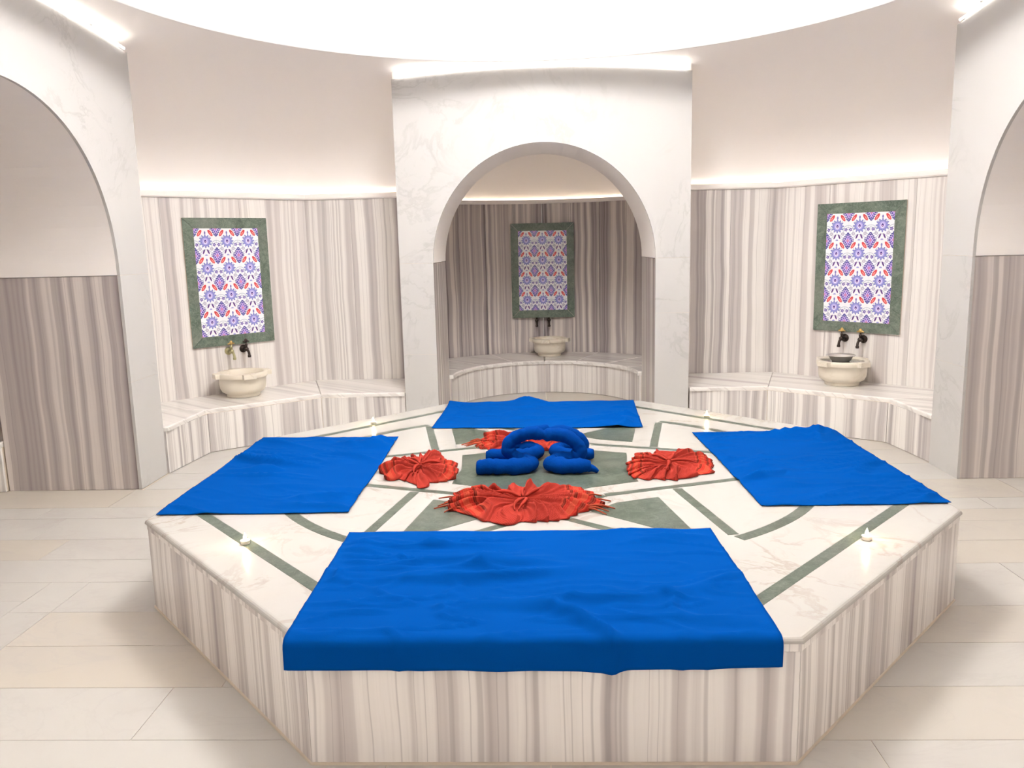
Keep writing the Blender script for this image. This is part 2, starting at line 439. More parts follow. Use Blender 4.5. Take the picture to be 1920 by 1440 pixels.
prof = [(RIM_R+.02, CE_Z), (RIM_R+.02, RIM_Z), (RIM_R, RIM_Z)] + [(RIM_R*math.cos(t*PI/2*.999/20), RIM_Z+.25+1.75*math.sin(t*PI/2/20)) for t in range(21)]
v, f = lathe(prof, 128, False, True)
wput('dome', v, f, 'white', ceiling, True)

# ------------------------------------------------------------------ arch walls (back, left, right)
def arch_pts(wd, zi, h, n, N=48):
    out = []
    for k in range(N+1):
        t = PI*k/N; c, s = math.cos(t), math.sin(t)
        out.append((-math.copysign(abs(c)**(2/n), c)*wd, zi+h*abs(s)**(2/n)))
    return out
def arch_wall(name, org, rz, wd, W, h, n, label, joints, jamb_mat, niche_mat):
    root = empty(name, (org[0], org[1], 0), label, 'wall', kind='structure')
    ca, sa = math.cos(rz), math.sin(rz)
    def T(p): return (org[0]+p[0]*ca-p[1]*sa, org[1]+p[0]*sa+p[1]*ca, p[2]) if len(p) == 3 else (org[0]+p[0]*ca-p[1]*sa, org[1]+p[0]*sa+p[1]*ca)
    def P(nm, vf, mat, smooth=False): return wput(nm, [T(v) for v in vf[0]], vf[1], mat, root, smooth)
    zi = 1.565
    def top(x, y=0):
        q = T((x, y)); return ceil_z(*q)-.055-.03*(x/W)**2
    # spandrel columns
    ar = arch_pts(wd, zi, h, n)
    xs = [(-W, zi), (-(W+wd)/2, zi)] + ar + [((W+wd)/2, zi), (W, zi)]
    def spandrel(y0, y1, zt):
        vv = []; ff = []
        for x, z in xs: vv += [(x, y0, z), (x, y0, zt(x)), (x, y1, z), (x, y1, zt(x))]
        for k in range(len(xs)-1):
            a, b = 4*k, 4*k+4
            if abs(xs[k][0]-xs[k+1][0]) < 1e-6 and abs(xs[k][1]-xs[k+1][1]) < 1e-6: continue
            ff += [(a, b, b+1, a+1), (a+3, b+3, b+2, a+2), (a, a+2, b+2, b), (a+1, b+1, b+3, a+3)]
        e = 4*(len(xs)-1); ff += [(0, 1, 3, 2), (e, e+2, e+3, e+1)]
        return vv, ff
    P('arch_core', spandrel(.05, 1.0, lambda x: ceil_z(*T((x, .05)))+.012), 'plaster')
    P('arch_ledge', spandrel(.0215, .0498, lambda x: top(x)-.034), 'plaster')
    P('arch_facing', spandrel(0, .021, lambda x: top(x)), 'marble')
    for s in (-1, 1):
        def bx(x0, x1, y0, y1, z0, z1): 
            a, b = sorted((s*x0, s*x1)); return prism([(a, y0), (b, y0), (b, y1), (a, y1)], z0, z1)
        P('pier_core', bx(wd+.024, W, .022, 1.0, 0, zi-.002), 'plaster')
        zs = [0] + joints[s] + [zi-.001]
        for z0, z1 in zip(zs, zs[1:]):
            P('pier_slab', bx(wd, W, 0, .021, z0+.001, z1-.001), 'marble')
        P('pier_grout', bx(wd+.002, W-.002, .002, .021, .0, zi-.0005), 'joint')
        for k, (y0, y1) in enumerate(((.0225, .999),)):
            P('jamb_panel', bx(wd+.004, wd+.023, y0, y1, 0, zi-.004), jamb_mat)
        P('jamb_edge_grout', bx(wd+.003, wd+.006, .0205, .0235, 0, zi), 'joint')
        P('return_wall', bx(W-.01, 2.05, .93, 1.0, 0, 3.3), 'plaster')
    # round niche
    R, cy, N = 1.8, .97, 16
    for k in range(N):
        t0, t1 = PI*k/N, PI*(k+1)/N
        g0 = .0012
        pts = [(rr*math.cos(t), cy+rr*math.sin(t)) for rr, t in ((R, t0+g0), (R, t1-g0), (R+.03, t1-g0), (R+.03, t0+g0))]
        if k in (0, N-1): pass
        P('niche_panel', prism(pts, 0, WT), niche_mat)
    vv = []; ff = []; A = 48; B = 14
    for j in range(B+1):
        ph = PI/2*j/B
        for i in range(A+1):
            t = PI*i/A; rr = (R+.005)*math.cos(ph)
            vv.append((rr*math.cos(t), cy+rr*math.sin(t), WT+.03+.98*math.sin(ph)))
    for j in range(B):
        for i in range(A): a = j*(A+1)+i; ff.append((a, a+A+1, a+A+2, a+1))
    P('half_dome', (vv, ff), 'plaster', True)
    vv = []; ff = []; A = 48
    prf = [(0.03, -.0), (-.022, 0), (-.03, .012), (-.03, .046), (-.022, .046), (-.018, .02), (0.03, .02)]
    for i in range(A+1):
        t = PI*i/A
        for dr, dz in prf: vv.append(((R+dr)*math.cos(t), cy+(R+dr)*math.sin(t), WT+dz))
    m = len(prf)
    for i in range(A):
        for j in range(m): ff.append((i*m+j, i*m+(j+1) % m, (i+1)*m+(j+1) % m, (i+1)*m+j))
    P('niche_moulding', (vv, ff), 'plaster', False)
    P('cove_strip', tube([((R-.004)*math.cos(PI*(.06+.88*i/40)), cy+(R-.004)*math.sin(PI*(.06+.88*i/40)), WT+.029) for i in range(41)], .004, 6), 'niche_cove')
    return root, T, P
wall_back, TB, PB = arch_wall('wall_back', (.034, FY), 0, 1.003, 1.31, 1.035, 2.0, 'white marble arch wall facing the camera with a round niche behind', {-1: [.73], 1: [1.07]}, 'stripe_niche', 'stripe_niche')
wall_left, TL, PL = arch_wall('wall_left', (FXL, 0), PI/2, 1.20, 1.62, 1.14, 2.2, 'white marble arch wall along the left side with striped jambs', {-1: [.8], 1: [.8]}, 'stripe_wide', 'stripe_wide')
wall_right, TR, PR = arch_wall('wall_right', (FXR, 0), -PI/2, 1.20, 1.62, 1.14, 2.2, 'white marble arch wall along the right side with striped jambs', {-1: [.8], 1: [.8]}, 'stripe_wide', 'stripe_wide')
# light strips on the upper edge of each arch wall
def light_strip(T, W, label):
    pts = []
    for k in range(17):
        x = -W*.97+2*W*.97*k/16; q = T((x, 0)); pts.append(Vector((*T((x, -.006)), ceil_z(*q)-.055-.03*(x/W)**2+.016)))
    v, f = tube(pts, .009, 6); o = wput('light_strip', v, f, 'strip'); tag(o, label, 'light', 'light strips along the tops of the arch walls')
light_strip(TB, 1.31, 'thin glowing light strip along the top edge of the middle arch wall')
light_strip(TL, 1.62, 'thin glowing light strip along the top edge of the left arch wall')
light_strip(TR, 1.62, 'thin glowing light strip along the top edge of the right arch wall')

# ------------------------------------------------------------------ niche walls between the arches
def side_wall(name, sx, sy, label, detail=True):
    root = empty(name, (sx*3.1, sy*3.1, 0), label, 'wall', kind='structure')
    A, B, D, Ee = (sx*HX, sy*1.55), (sx*HX, sy*HB), (sx*HB, sy*HX), (sx*1.25, sy*HX)
    def lerp(p, q, t): return (p[0]+(q[0]-p[0])*t, p[1]+(q[1]-p[1])*t)
    sd = 1 if sx*sy > 0 else -1
    for p, q, cuts in ((A, B, [0, .5, 1]), (B, D, [0, .30, .66, 1] if sx < 0 else [0, .36, .74, 1]), (D, Ee, [0, .42, 1])):
        back = vslab(p, q, 0, WT+.06, .10, -sd); wput('backing', *back, 'joint', root)
        L = math.dist(p, q)
        for c0, c1 in zip(cuts, cuts[1:]):
            e = .001/L
            mat = 'stripe_pale' if (p == B) else 'stripe'
            wput('marble_panel', *vslab(lerp(p, q, c0+e), lerp(p, q, c1-e), 0, WT-.001, .02, sd), mat, root)
    tr = []
    pl = [A, B, D, Ee]
    for off, z in ((.0, WT), (.036, WT+.002), (.048, WT+.014), (.048, WT+.052), (.040, WT+.052), (.038, WT+.02), (.0, WT+.02)):
        q = inset([*pl, (0, 0)], off if sd > 0 else -off)[:4]
        q[0] = (pl[0][0]-sx*off, pl[0][1]); q[3] = (pl[3][0], pl[3][1]-sy*off)
        tr.append([(x, y, z) for x, y in q])
    vv = [p for ring in tr for p in ring]; ff = []
    for k in range(6):
        for i in range(3): ff.append((k*4+i, k*4+i+1, (k+1)*4+i+1, (k+1)*4+i))
    ff += [tuple(range(0, 28, 4)), tuple(range(3, 28, 4)), *[(i, i+1, 25+i, 24+i) for i in range(3)]]
    q = inset([*pl, (0, 0)], .02 if sd > 0 else -.02)[:4]; q[0] = (pl[0][0]-sx*.02, pl[0][1]+sy*.09); q[3] = (pl[3][0]+sx*.09, pl[3][1]-sy*.02)
    wput('cove_strip', *tube([(x, y, WT+.033) for x, y in q], .006, 6), 'cove', root)
    wput('wall_moulding', vv, ff, 'plaster', root)
    return root
side_wall('wall_back_left', -1, 1, 'striped marble wall to the left of the middle arch with tiled panel')
side_wall('wall_back_right', 1, 1, 'striped marble wall to the right of the middle arch with tiled panel')
side_wall('wall_front_left', -1, -1, 'striped marble wall at the front left, outside the picture')
side_wall('wall_front_right', 1, -1, 'striped marble wall at the front right, outside the picture')
# vestibule behind the camera
vest = empty('wall_front', (0, -5, 0), 'plain plaster vestibule behind the camera, outside the picture', 'wall', kind='structure')
for p, q in (((-1.9, -3.82), (-1.9, -6.3)), ((1.9, -6.3), (1.9, -3.82)), ((-1.9, -6.3), (1.9, -6.3))): wput('vestibule_wall', *vslab(p, q, 0, 2.5, .1, -1), 'plaster', vest)
wput('vestibule_ceiling', *prism([(-2, -6.4), (2, -6.4), (2, -3.80), (-2, -3.80)], 2.24, 2.4), 'white', vest)

# ------------------------------------------------------------------ benches
def bench(sx, label):
    root = empty('wall_bench', (sx*2.9, 2.9, 0), label, 'bench', 'marble benches along the walls')
    fr = [(sx*2.925, 1.622), (sx*2.90, 2.285), (sx*2.075, 2.965), (sx*1.36 if sx > 0 else sx*1.285, 2.965)]
    bk = [(sx*3.798, 1.622), (sx*3.798, HB-.01), (sx*(HB-.01), 3.798), (fr[3][0], 3.798)]
    sd = 1 if sx > 0 else -1
    ins = inset([*fr, *bk[::-1]] if sx > 0 else [*fr, *bk[::-1]], .022*sd)[:4]
    ins[0] = (fr[0][0]+sx*.02, 1.622); ins[3] = (fr[3][0], fr[3][1]+.022)
    for i in range(3):
        poly = [fr[i], fr[i+1], bk[i+1], bk[i]]
        cx = sum(p[0] for p in poly)/4; cy = sum(p[1] for p in poly)/4
        poly = [(x+(cx-x)*.0006, y+(cy-y)*.0006) for x, y in poly]
        wput('seat_slab', *bevel_prism(poly, BH-.035, BH, .012), 'bench', root)
        a, b = ins[i], ins[i+1]; L = math.dist(a, b); e = .0025/L
        pa = (a[0]+(b[0]-a[0])*e, a[1]+(b[1]-a[1])*e); pb = (b[0]+(a[0]-b[0])*e, b[1]+(a[1]-b[1])*e)
        wput('riser_panel', *vslab(pa, pb, .004, BH-.036, .018, -sd), 'stripe', root)
    poly = [(p[0]+sx*.012, p[1]+.006) for p in ins] + [(p[0]-sx*.002, p[1]-.002) for p in bk[::-1]]
    wput('bench_core', *prism(poly, 0, BH-.0355), 'joint', root)
    return root
bench(-1, 'striped marble bench along the left niche wall carrying the plain basin')
bench(1, 'striped marble bench along the right niche wall carrying the basin with metal bowl')
def round_bench(T, Ri, label, n=8, half=PI):
    o = T((0, 1.9)); root = empty('round_bench', (o[0], o[1], 0), label, 'bench', 'marble benches along the walls')
    cy = .985; R = 1.765
    def ring(ra, rb, t0, t1, k=5):
        q = [(ra*math.cos(t0+(t1-t0)*i/k), cy+ra*math.sin(t0+(t1-t0)*i/k)) for i in range(k+1)]
        q += [(rb*math.cos(t1+(t0-t1)*i/k), cy+rb*math.sin(t1+(t0-t1)*i/k)) for i in range(k+1)]
        return [T(p) for p in q]
    for k in range(n):
        t0, t1 = PI*k/n+.001, PI*(k+1)/n-.001
        if k == 0: t0 = .02
        if k == n-1: t1 = PI-.02
        wput('seat_slab', *bevel_prism(ring(Ri-.02, R, t0, t1, 6), BH-.04, BH, .016), 'bench', root)
        wput('riser_panel', *prism(ring(Ri, Ri+.02, t0, t1, 6), .003, BH-.041), 'stripe_pale', root)
    wput('bench_core', *prism(ring(Ri+.021, R-.002, .02, PI-.02, 40), 0, BH-.041), 'joint', root)
round_bench(TB, .985, 'curved striped marble bench in the round niche behind the middle arch')
round_bench(TL, 1.17, 'curved marble bench in the niche behind the left arch')
round_bench(TR, 1.17, 'curved marble bench in the niche behind the right arch')

# ------------------------------------------------------------------ platform
PH = .45
plat = empty('marble_platform', (0, 0, 0), 'large octagonal marble platform with green inlay in the middle of the room', 'platform')
wput('platform_core', *prism(inset(PLAT, .03), 0, PH-.05), 'joint', plat)
def mitred(i, d_out, d_in, z0, z1, gap, nm, mat):
    o_, n_ = inset(PLAT, d_out), inset(PLAT, d_in); a, b, c, d = Vector(o_[i]), Vector(o_[(i+1) % 8]), Vector(n_[(i+1) % 8]), Vector(n_[i])
    e = (b-a).normalized()*gap
    wput(nm, *prism([tuple(a+e), tuple(b-e), tuple(c-e), tuple(d+e)], z0, z1), mat, plat)
for i in range(8):
    mitred(i, .010, .030, .008, PH-.052, .0012, 'facing_panel', 'stripe_plat')
    mitred(i, .004, .030, 0, .0075, 0, 'base_joint', 'joint')
    mitred(i, .008, .030, PH-.050, PH-.0205, .001, 'edge_band', 'stripe_plat')
v, f = bevel_prism(PLAT, PH-.02, PH, .018)
# keep the top ring: slab
wput('top_slab', v, f, 'slab', plat)
# inlay
PCY = .03
def ribbon(pts, wd):
    L = []; R_ = []; n = len(pts)
    for i, p in enumerate(pts):
        p = Vector(p)
        d1 = (p-Vector(pts[i-1])).normalized() if i else None; d2 = (Vector(pts[i+1])-p).normalized() if i < n-1 else None
        d1 = d1 or d2; d2 = d2 or d1
        m = Vector((-d1.y, d1.x))+Vector((-d2.y, d2.x)); m = m/m.dot(Vector((-d1.y, d1.x)))
        L.append(p+m*wd/2); R_.append(p-m*wd/2)
    return [tuple(p) for p in R_ + L[::-1]]
def inlay(nm, poly, z=PH+.0011):
    return wput(nm, *prism([(x, y+PCY) for x, y in poly], PH-.004, z), 'green', plat)
# outer octagon strip in eight lengths
oc = inset([(x, y-PCY) for x, y in PLAT], .21)
for i in range(8):
    a, b = Vector(oc[i]), Vector(oc[(i+1) % 8]); e = (b-a).normalized()*.0016
    o2 = inset(oc, .055); c, d = Vector(o2[(i+1) % 8]), Vector(o2[i])
    inlay('inlay_strip', [tuple(a+e), tuple(b-e), tuple(c-e), tuple(d+e)])
RA = 1.44
for sx in (-1, 1):
    t = math.atan2(1.13, .80)
    arc = [(sx*(RA+.03*math.cos(2*q))*math.cos(q)*1.0, (RA+.03*math.cos(2*q))*math.sin(q)) for q in [-t+2*t*k/40 for k in range(41)]]
    for k0, k1 in ((0, 13), (13, 27), (27, 40)): inlay('inlay_arc', ribbon(arc[k0:k1+1], .058))
    for sy in (-1, 1):
        inlay('inlay_strip', ribbon([(sx*.682, sy*.44), (sx*.812, sy*1.12)], .05), PH+.0014)
        inlay('inlay_strip', ribbon([(sx*1.40, sy*.15), (sx*.305, sy*.532)], .046))
        inlay('inlay_strip', ribbon([(sx*.299, sy*.537), (sx*.012, sy*.795)], .046))
        inlay('inlay_strip', ribbon([(-sx*.012, sy*.815), (-sx*.60, sy*1.30)], .046))
        inlay('inlay_panel', [(sx*.213, sy*.785), (sx*.355, sy*.657), (sx*.566, sy*.575), (sx*.668, sy*1.19)])
inlay('inlay_panel', [(.5, -.30), (.475, 0), (.5, .30), (.23, .405), (0, .61), (-.23, .405), (-.5, .30), (-.475, 0), (-.5, -.30), (-.23, -.405), (0, -.61), (.23, -.405)])

# ------------------------------------------------------------------ blue sheets
def sheet(name, corners, label, seed, n=(110, 80), hang=0.0, lump=None, amp=2.2, rot=0.0):
    """corners: back left, back right, front right, front left (x, y) on the platform"""
    bl, br, fr, fl = (Vector(c) for c in corners); nu, nv = n; T_ = .0028
    top = []; 
    total = ((bl-fl).length+(br-fr).length)/2
    for j in range(nv+1):
        for i in range(nu+1):
            u = i/nu; vv = j/nv
            if hang:
                L = total+hang; s = vv*L; vq = min(1.0, s/total)
            else: vq = vv; s = 0
            p = bl.lerp(br, u).lerp(fl.lerp(fr, u), vq)
            # outline wander
            ed = noise.noise(Vector((p.x*1.3, p.y*1.3, seed)))*.012
            p = p + Vector((ed*(abs(u-.5)*2)**3, ed*(abs(vq-.5)*2)**3 if not hang or vq < .8 else 0))
            q = Vector((p.x*math.cos(rot)-p.y*math.sin(rot), p.x*math.sin(rot)+p.y*math.cos(rot), seed*3.1))
            wv = noise.noise(q*.9)*.5
            rdg = 0
            for sc_, a_, off in ((2.6, .020, 0), (5.0, .012, 9), (9.0, .006, 17)):
                m = noise.noise(Vector((q.x*sc_*.42+wv, q.y*sc_*1.5+wv*2.5, seed+off)))
                ridge = max(0, 1-abs(m)*5.5); msk = max(0, noise.noise(Vector((q.x*1.7, q.y*2.1, seed+off+4)))+.25)
                rdg += a_*ridge**1.6*msk*1.5
            edg = min(1, .25+min(min(u, 1-u)*(br-bl).length, (vv if hang else min(vv, 1-vv))*total)/.09); z = .0035 + amp*(rdg*edg + .0018*(1+noise.noise(q*7)))
            if lump: z += lump(u, vq)
            hemd = min(u, 1-u)*(br-bl).length
            if hemd < .016 or (vv*total < .016) : z += .0016
            x, y, zz = p.x, p.y, PH+z
            if hang and s > total-.02:
                # over the rounded edge and down
                k = s-(total-.02); rr = .022
                if k < rr*PI/2:
                    th = k/rr; y = p.y_ if False else (fl.lerp(fr, u).y+.02) - rr*math.sin(th)-z*math.sin(th); zz = PH-.018+.018*math.cos(th)+z*math.cos(th)+.0
                else:
                    dn = k-rr*PI/2
                    y = (fl.lerp(fr, u).y+.02)-rr-.004-z*.7-.004*math.sin(u*9+seed)*dn*8
                    zz = PH-.018-dn*(1-.10*math.sin(PI*u)**.5*-1)+.0
            top.append(Vector((x, y, zz)))
    idx = lambda i, j: j*(nu+1)+i
    N_ = len(top); nor = [Vector((0, 0, 1))]*N_; V = list(top)
    for j in range(nv+1):
        for i in range(nu+1):
            a = top[idx(min(i+1, nu), j)]-top[idx(max(i-1, 0), j)]; b = top[idx(i, max(j-1, 0))]-top[idx(i, min(j+1, nv))]
            V.append(top[idx(i, j)]-a.cross(b).normalized()*T_)
    Fc = []
    for j in range(nv):
        for i in range(nu):
            Fc.append((idx(i, j), idx(i, j+1), idx(i+1, j+1), idx(i+1, j)))
            Fc.append((N_+idx(i, j), N_+idx(i+1, j), N_+idx(i+1, j+1), N_+idx(i, j+1)))
    rim = [idx(i, 0) for i in range(nu)] + [idx(nu, j) for j in range(nv)] + [idx(i, nv) for i in range(nu, 0, -1)] + [idx(0, j) for j in range(nv, 0, -1)]
    for k in range(len(rim)): a, b = rim[k], rim[(k+1) % len(rim)]; Fc.append((a, b, N_+b, N_+a))
    o = wput(name, V, Fc, 'blue', None, True); return tag(o, label, 'sheet', 'blue sheets on the platform')
sheet('blue_sheet', [(-.892, -1.041), (.722, -1.038), (.752, -2.035), (-.868, -2.035)], 'blue sheet hanging over the front edge of the platform', 2.3, (120, 90), .09)
sheet('blue_sheet', [(-1.912, .862), (-.976, .82), (-.95, -.738), (-1.897, -.745)], 'blue sheet lying on the left side of the platform', 5.7, (80, 110), rot=.35)
sheet('blue_sheet', [(.982, .814), (1.915, .826), (1.925, -.712), (1.028, -.724)], 'blue sheet lying on the right side of the platform', 8.9, (80, 110), rot=-.3)
sheet('blue_sheet', [(-.757, 1.975), (.727, 1.968), (.69, 1.012), (-.79, 1.075)], 'blue sheet along the back edge of the platform by the niche', 11.4, (110, 80),
      lump=lambda u, v: .035*math.exp(-((u-.42)/.06)**2)*math.exp(-(v/.12)**2)+.012*math.exp(-((u-.03)/.06)**2)*math.exp(-(v/.15)**2))

# ------------------------------------------------------------------ red gathered cloths
def rosette(cx, cy, rx, ry, label, seed, spin=0.0, pleats=17, fringe=True, dirs=(0, PI), hh=1.0, tail=None):
    rnd = random.Random(seed); root = empty('red_cloth', (cx, cy, PH), label, 'cloth', 'red gathered cloths around the towel figure')
    NR, NTH = 36, 480
    ph = [rnd.uniform(0, 6.28) for _ in range(6)]
    V = []; UV = []
    for k in range(NR+1):
        r = .015+.985*k/NR
        for i in range(NTH):
            th = 2*PI*i/NTH
            wb = th + .16*math.sin(2*th+ph[0])+.10*math.sin(3*th+ph[1]) + .05*math.sin(7*th+ph[2]) + .22*noise.noise(Vector((math.cos(th)*1.3, math.sin(th)*1.3, seed+r*1.6)))
            fold = math.cos(pleats*wb+ph[3]+.7*math.sin(3*r+ph[4]))
            f2 = math.cos((pleats*2+5)*wb+ph[5]+r*2)
            prof = (r**.5)*(1-.35*r**2.5)
            big = 1+.45*math.sin(3*th+ph[1])+1.1*noise.noise(Vector((math.cos(th)*2.2, math.sin(th)*2.2, seed*2.0+r)))
            sharp = 1-abs(math.sin(.5*(pleats*wb+ph[3]+.7*math.sin(3*r+ph[4]))))
            z = .004 + hh*(.040*prof*sharp**1.1*max(.4, big) + .012*prof*(1-abs(f2))*(1.0) + .016*math.exp(-(r/.08)**2))
            z += .012*hh*prof*(1+noise.noise(Vector((math.cos(th)*r*5, math.sin(th)*r*5, seed))))
            if r > .72: z *= 1-((r-.72)/.28)**1.3*.72*(1-.55*sharp*max(.2, big-.6))
            Rx = 1+.10*math.sin(2*th+ph[0])+.07*math.sin(3*th+ph[5])+.05*math.sin(7*th+ph[2])+.045*fold
            if tail:
                dth = (th-tail[0]+PI) % (2*PI)-PI; Rx += tail[1]*math.exp(-(dth/.13)**2)
            x = math.cos(th)*r*rx*Rx; y = math.sin(th)*r*ry*Rx
            sw = .010*fold*r; x += -math.sin(th)*sw*1.2; y += math.cos(th)*sw*1.2
            V.append((x, y, z)); e = max(abs(math.cos(th-d)) if True else 0 for d in dirs)
            UV.append((r*(.35+.65*e), e**2))
    V.append((0, 0, .026*hh)); UV.append((0, 0)); c = len(V)-1
    Fc = [(c, i, (i+1) % NTH) for i in range(NTH)]
    for k in range(NR):
        for i in range(NTH): Fc.append((k*NTH+i, (k+1)*NTH+i, (k+1)*NTH+(i+1) % NTH, k*NTH+(i+1) % NTH))
    n0 = len(V)
    for i in range(NTH):
        x, y, z = V[NR*NTH+i]; V.append((x*.985, y*.985, .0025)); UV.append(UV[NR*NTH+i])
    for i in range(NTH): Fc.append((NR*NTH+i, n0+i, n0+(i+1) % NTH, NR*NTH+(i+1) % NTH))
    me = new_mesh('cloth_body', V, Fc, 'red', True, UV); o = put('cloth_body', me, root)
    for k in range(5):      # raised creases gathered at the middle
        th = ph[k]+k*1.26; pts = []
        for j in range(9):
            t = j/8; rr = .05+.55*t; a = th+.25*math.sin(2.2*t+ph[k])
            pts.append((math.cos(a)*rr*rx, math.sin(a)*rr*ry, .026*hh+.014*math.sin(PI*t)+.006*(1-t)))
        v, f = tube(catmull(pts, 3), [.003+.006*math.sin(PI*min(1, .12+j/26)) for j in range(25)], 8)
        put('crease', new_mesh('crease', v, f, 'red', True, [(.3, 0)]*len(v)), root)
    if fringe:
        for d in dirs:
            for k in range(7):
                a = d+rnd.uniform(-.42, .42); L = rnd.uniform(.05, .13); b = a+rnd.uniform(-.4, .4)
                p0 = Vector((math.cos(a)*rx*.93, math.sin(a)*ry*.93, .016)); q = Vector((math.cos(b)*L, math.sin(b)*L, 0))
                pts = [p0, p0+q*.4+Vector((0, 0, .004)), p0+q*.75+Vector((0, 0, -.004)), Vector((p0.x+q.x, p0.y+q.y, .005))]
                v, f = tube(catmull(pts, 3), [.0062-.0004*j for j in range(10)], 6)
                put('tassel', new_mesh('tassel', v, f, 'tassel', True), root)
    return root
rosette(-.105, -.640, .345, .300, 'red striped cloth with fringe gathered flat between front sheet and towel figure', 3, pleats=20, hh=1.25)
rosette(-.712, .01, .215, .290, 'red cloth gathered into a rosette beside the left blue sheet', 11, pleats=21, hh=1.2, fringe=False, tail=(-1.35, .32))
rosette(.705, .015, .255, .275, 'red striped cloth gathered into a rosette beside the right blue sheet', 23, pleats=19, hh=1.2, fringe=False)
rosette(-.11, .625, .32, .26, 'red cloth gathered behind the blue rolled towel figure', 31, pleats=19, hh=1.1, fringe=True)

# ------------------------------------------------------------------ rolled towel figure
tw = empty('rolled_towel', (0, .05, PH), 'dark blue towel rolled and bent into an omega shape at the platform centre', 'towel')
base = [(-.378, -.095, .036), (-.30, -.10, .037), (-.20, -.097, .038), (-.115, -.088, .040), (-.072, -.05, .046), (-.082, 0, .050), (-.14, .02, .058), (-.188, .022, .085),
        (-.206, .02, .130), (-.180, .02, .170), (-.12, .02, .198), (-.055, .02, .206), (.005, .02, .196), (.075, .02, .194), (.14, .02, .177), (.190, .02, .138),
        (.200, .02, .090), (.165, .02, .060), (.10, .015, .056), (.054, -.01, .052), (.036, -.055, .047), (.082, -.092, .040), (.15, -.10, .036), (.255, -.092, .034)]
def roll(dx, dy, dz, rad, seed):
    pts = catmull([(x+dx, y+dy-.05, max(rad*.98, z+dz*(z > .07))) for x, y, z in base], 7); n = len(pts)
    def rf(t, th, p):
        q = noise.noise(p*13+Vector((seed, th*.5, 0)))*.20 + (abs(noise.noise(p*24+Vector((seed, 5, 0))))-.2)*.40
        cr = .06*max(0, math.sin(t*64+1.5*math.sin(th)))**6
        tw_ = -.26*math.exp(-((t-.515)/.010)**2)-.16*math.exp(-((t-.27)/.012)**2)-.14*math.exp(-((t-.76)/.012)**2)-.35*math.exp(-(t/.010)**2)-.3*math.exp(-((1-t)/.012)**2)
        return 1+q+cr+tw_+.05*math.cos(th*2+t*9)
    rads = [rad*(.97-.12*math.sin(PI*k/(n-1))) for k in range(n)]
    v, f = tube(pts, rads, 20, rf)
    v = [Vector((p[0], p[1], max(.002, p[2]))) for p in v]
    return put('towel_roll', new_mesh('towel_roll', v, f, 'towel', True), tw)
R1 = roll(0, 0, 0, .044, 1.0); R2 = roll(.035, .27, -.045, .040, 7.0)
def end_fold(x, y, dirx, seed):
    pts = [(x, y, .030), (x+dirx*.02, y-.004, .028), (x+dirx*.04, y-.01, .018), (x+dirx*.052, y-.012, .010)]
    v, f = tube(catmull(pts, 4), [.026-.0014*k for k in range(13)], 10)
    v = [Vector((p[0], p[1], max(.002, p[2]))) for p in v]
    put('towel_corner', new_mesh('towel_corner', v, f, 'towel', True), tw)
end_fold(.245, -.145, 1, 3)
# flat web of cloth between the two rolls
for (x0, x1, zf) in ((-.30, -.085, 0), (.05, .22, 0)):
    V = []; Fc = []; nu, nv = 16, 16
    for sgn in (0, 1):
        for j in range(nv+1):
            for i in range(nu+1):
                x = x0+(x1-x0)*i/nu; y = -.10+.26*j/nv
                z = .030+.008*noise.noise(Vector((x*18, y*18, 2)))-.008*math.sin(PI*j/nv)
                V.append((x, y, z-sgn*.008))
    N_ = (nu+1)*(nv+1); idx = lambda i, j: j*(nu+1)+i
    for j in range(nv):
        for i in range(nu):
            Fc.append((idx(i, j), idx(i+1, j), idx(i+1, j+1), idx(i, j+1))); Fc.append((N_+idx(i, j), N_+idx(i, j+1), N_+idx(i+1, j+1), N_+idx(i+1, j)))
    rim = [idx(i, 0) for i in range(nu)] + [idx(nu, j) for j in range(nv)] + [idx(i, nv) for i in range(nu, 0, -1)] + [idx(0, j) for j in range(nv, 0, -1)]
    for k in range(len(rim)): a, b = rim[k], rim[(k+1) % len(rim)]; Fc.append((a, N_+a, N_+b, b))
    put('towel_web', new_mesh('towel_web', V, Fc, 'towel', True), tw)

# ------------------------------------------------------------------ tea lights
def tealight():
    root = empty('tealight', (0, 0, 0), 'x', 'candle', 'tea lights on the platform')
    v, f = lathe([(.0185, 0), (.0195, .001), (.0195, .0155), (.0203, .016), (.0203, .0165), (.0190, .0165), (.0188, .012), (.001, .012)], 24, True, True)
    put('cup', new_mesh('cup', v, f, 'wax', True), root)
    v, f = lathe([(.0186, .0122), (.0186, .0140), (.012, .0136), (.001, .0132)], 24, True, True); put('wax', new_mesh('wax', v, f, 'wax', True), root)
    v, f = lathe([(.0007, .0132), (.0007, .021)], 6); put('wick', new_mesh('wick', v, f, 'bronze'), root)
    v, f = lathe([(.0005, .017), (.0055, .021), (.0075, .027), (.0058, .035), (.0022, .044), (.0003, .050)], 14); put('flame', new_mesh('flame', v, f, 'flame', True), root)
    ld = bpy.data.lights.new('candle_light', 'POINT'); ld.energy = .22; ld.color = (1, .74, .46); ld.shadow_soft_size = .01
    lo = bpy.data.objects.new('candle_light', ld); C.objects.link(lo); lo.parent = root; lo.location = (0, 0, .06)
    return root
tl = tealight(); first = True
for x, y, lb in ((-1.315, -1.141, 'lit tea light on the green strip near the front left corner of the platform'), (1.351, -1.169, 'lit tea light on white marble near the front right corner of the platform'),
                 (-1.236, 1.268, 'lit tea light on the platform edge behind the left blue sheet'), (1.18, 1.305, 'lit tea light on the platform edge behind the right blue sheet')):
    o = tl if first else copy_tree(tl); first = False
    o.location = (x, y, PH+.0015); o['label'] = lb

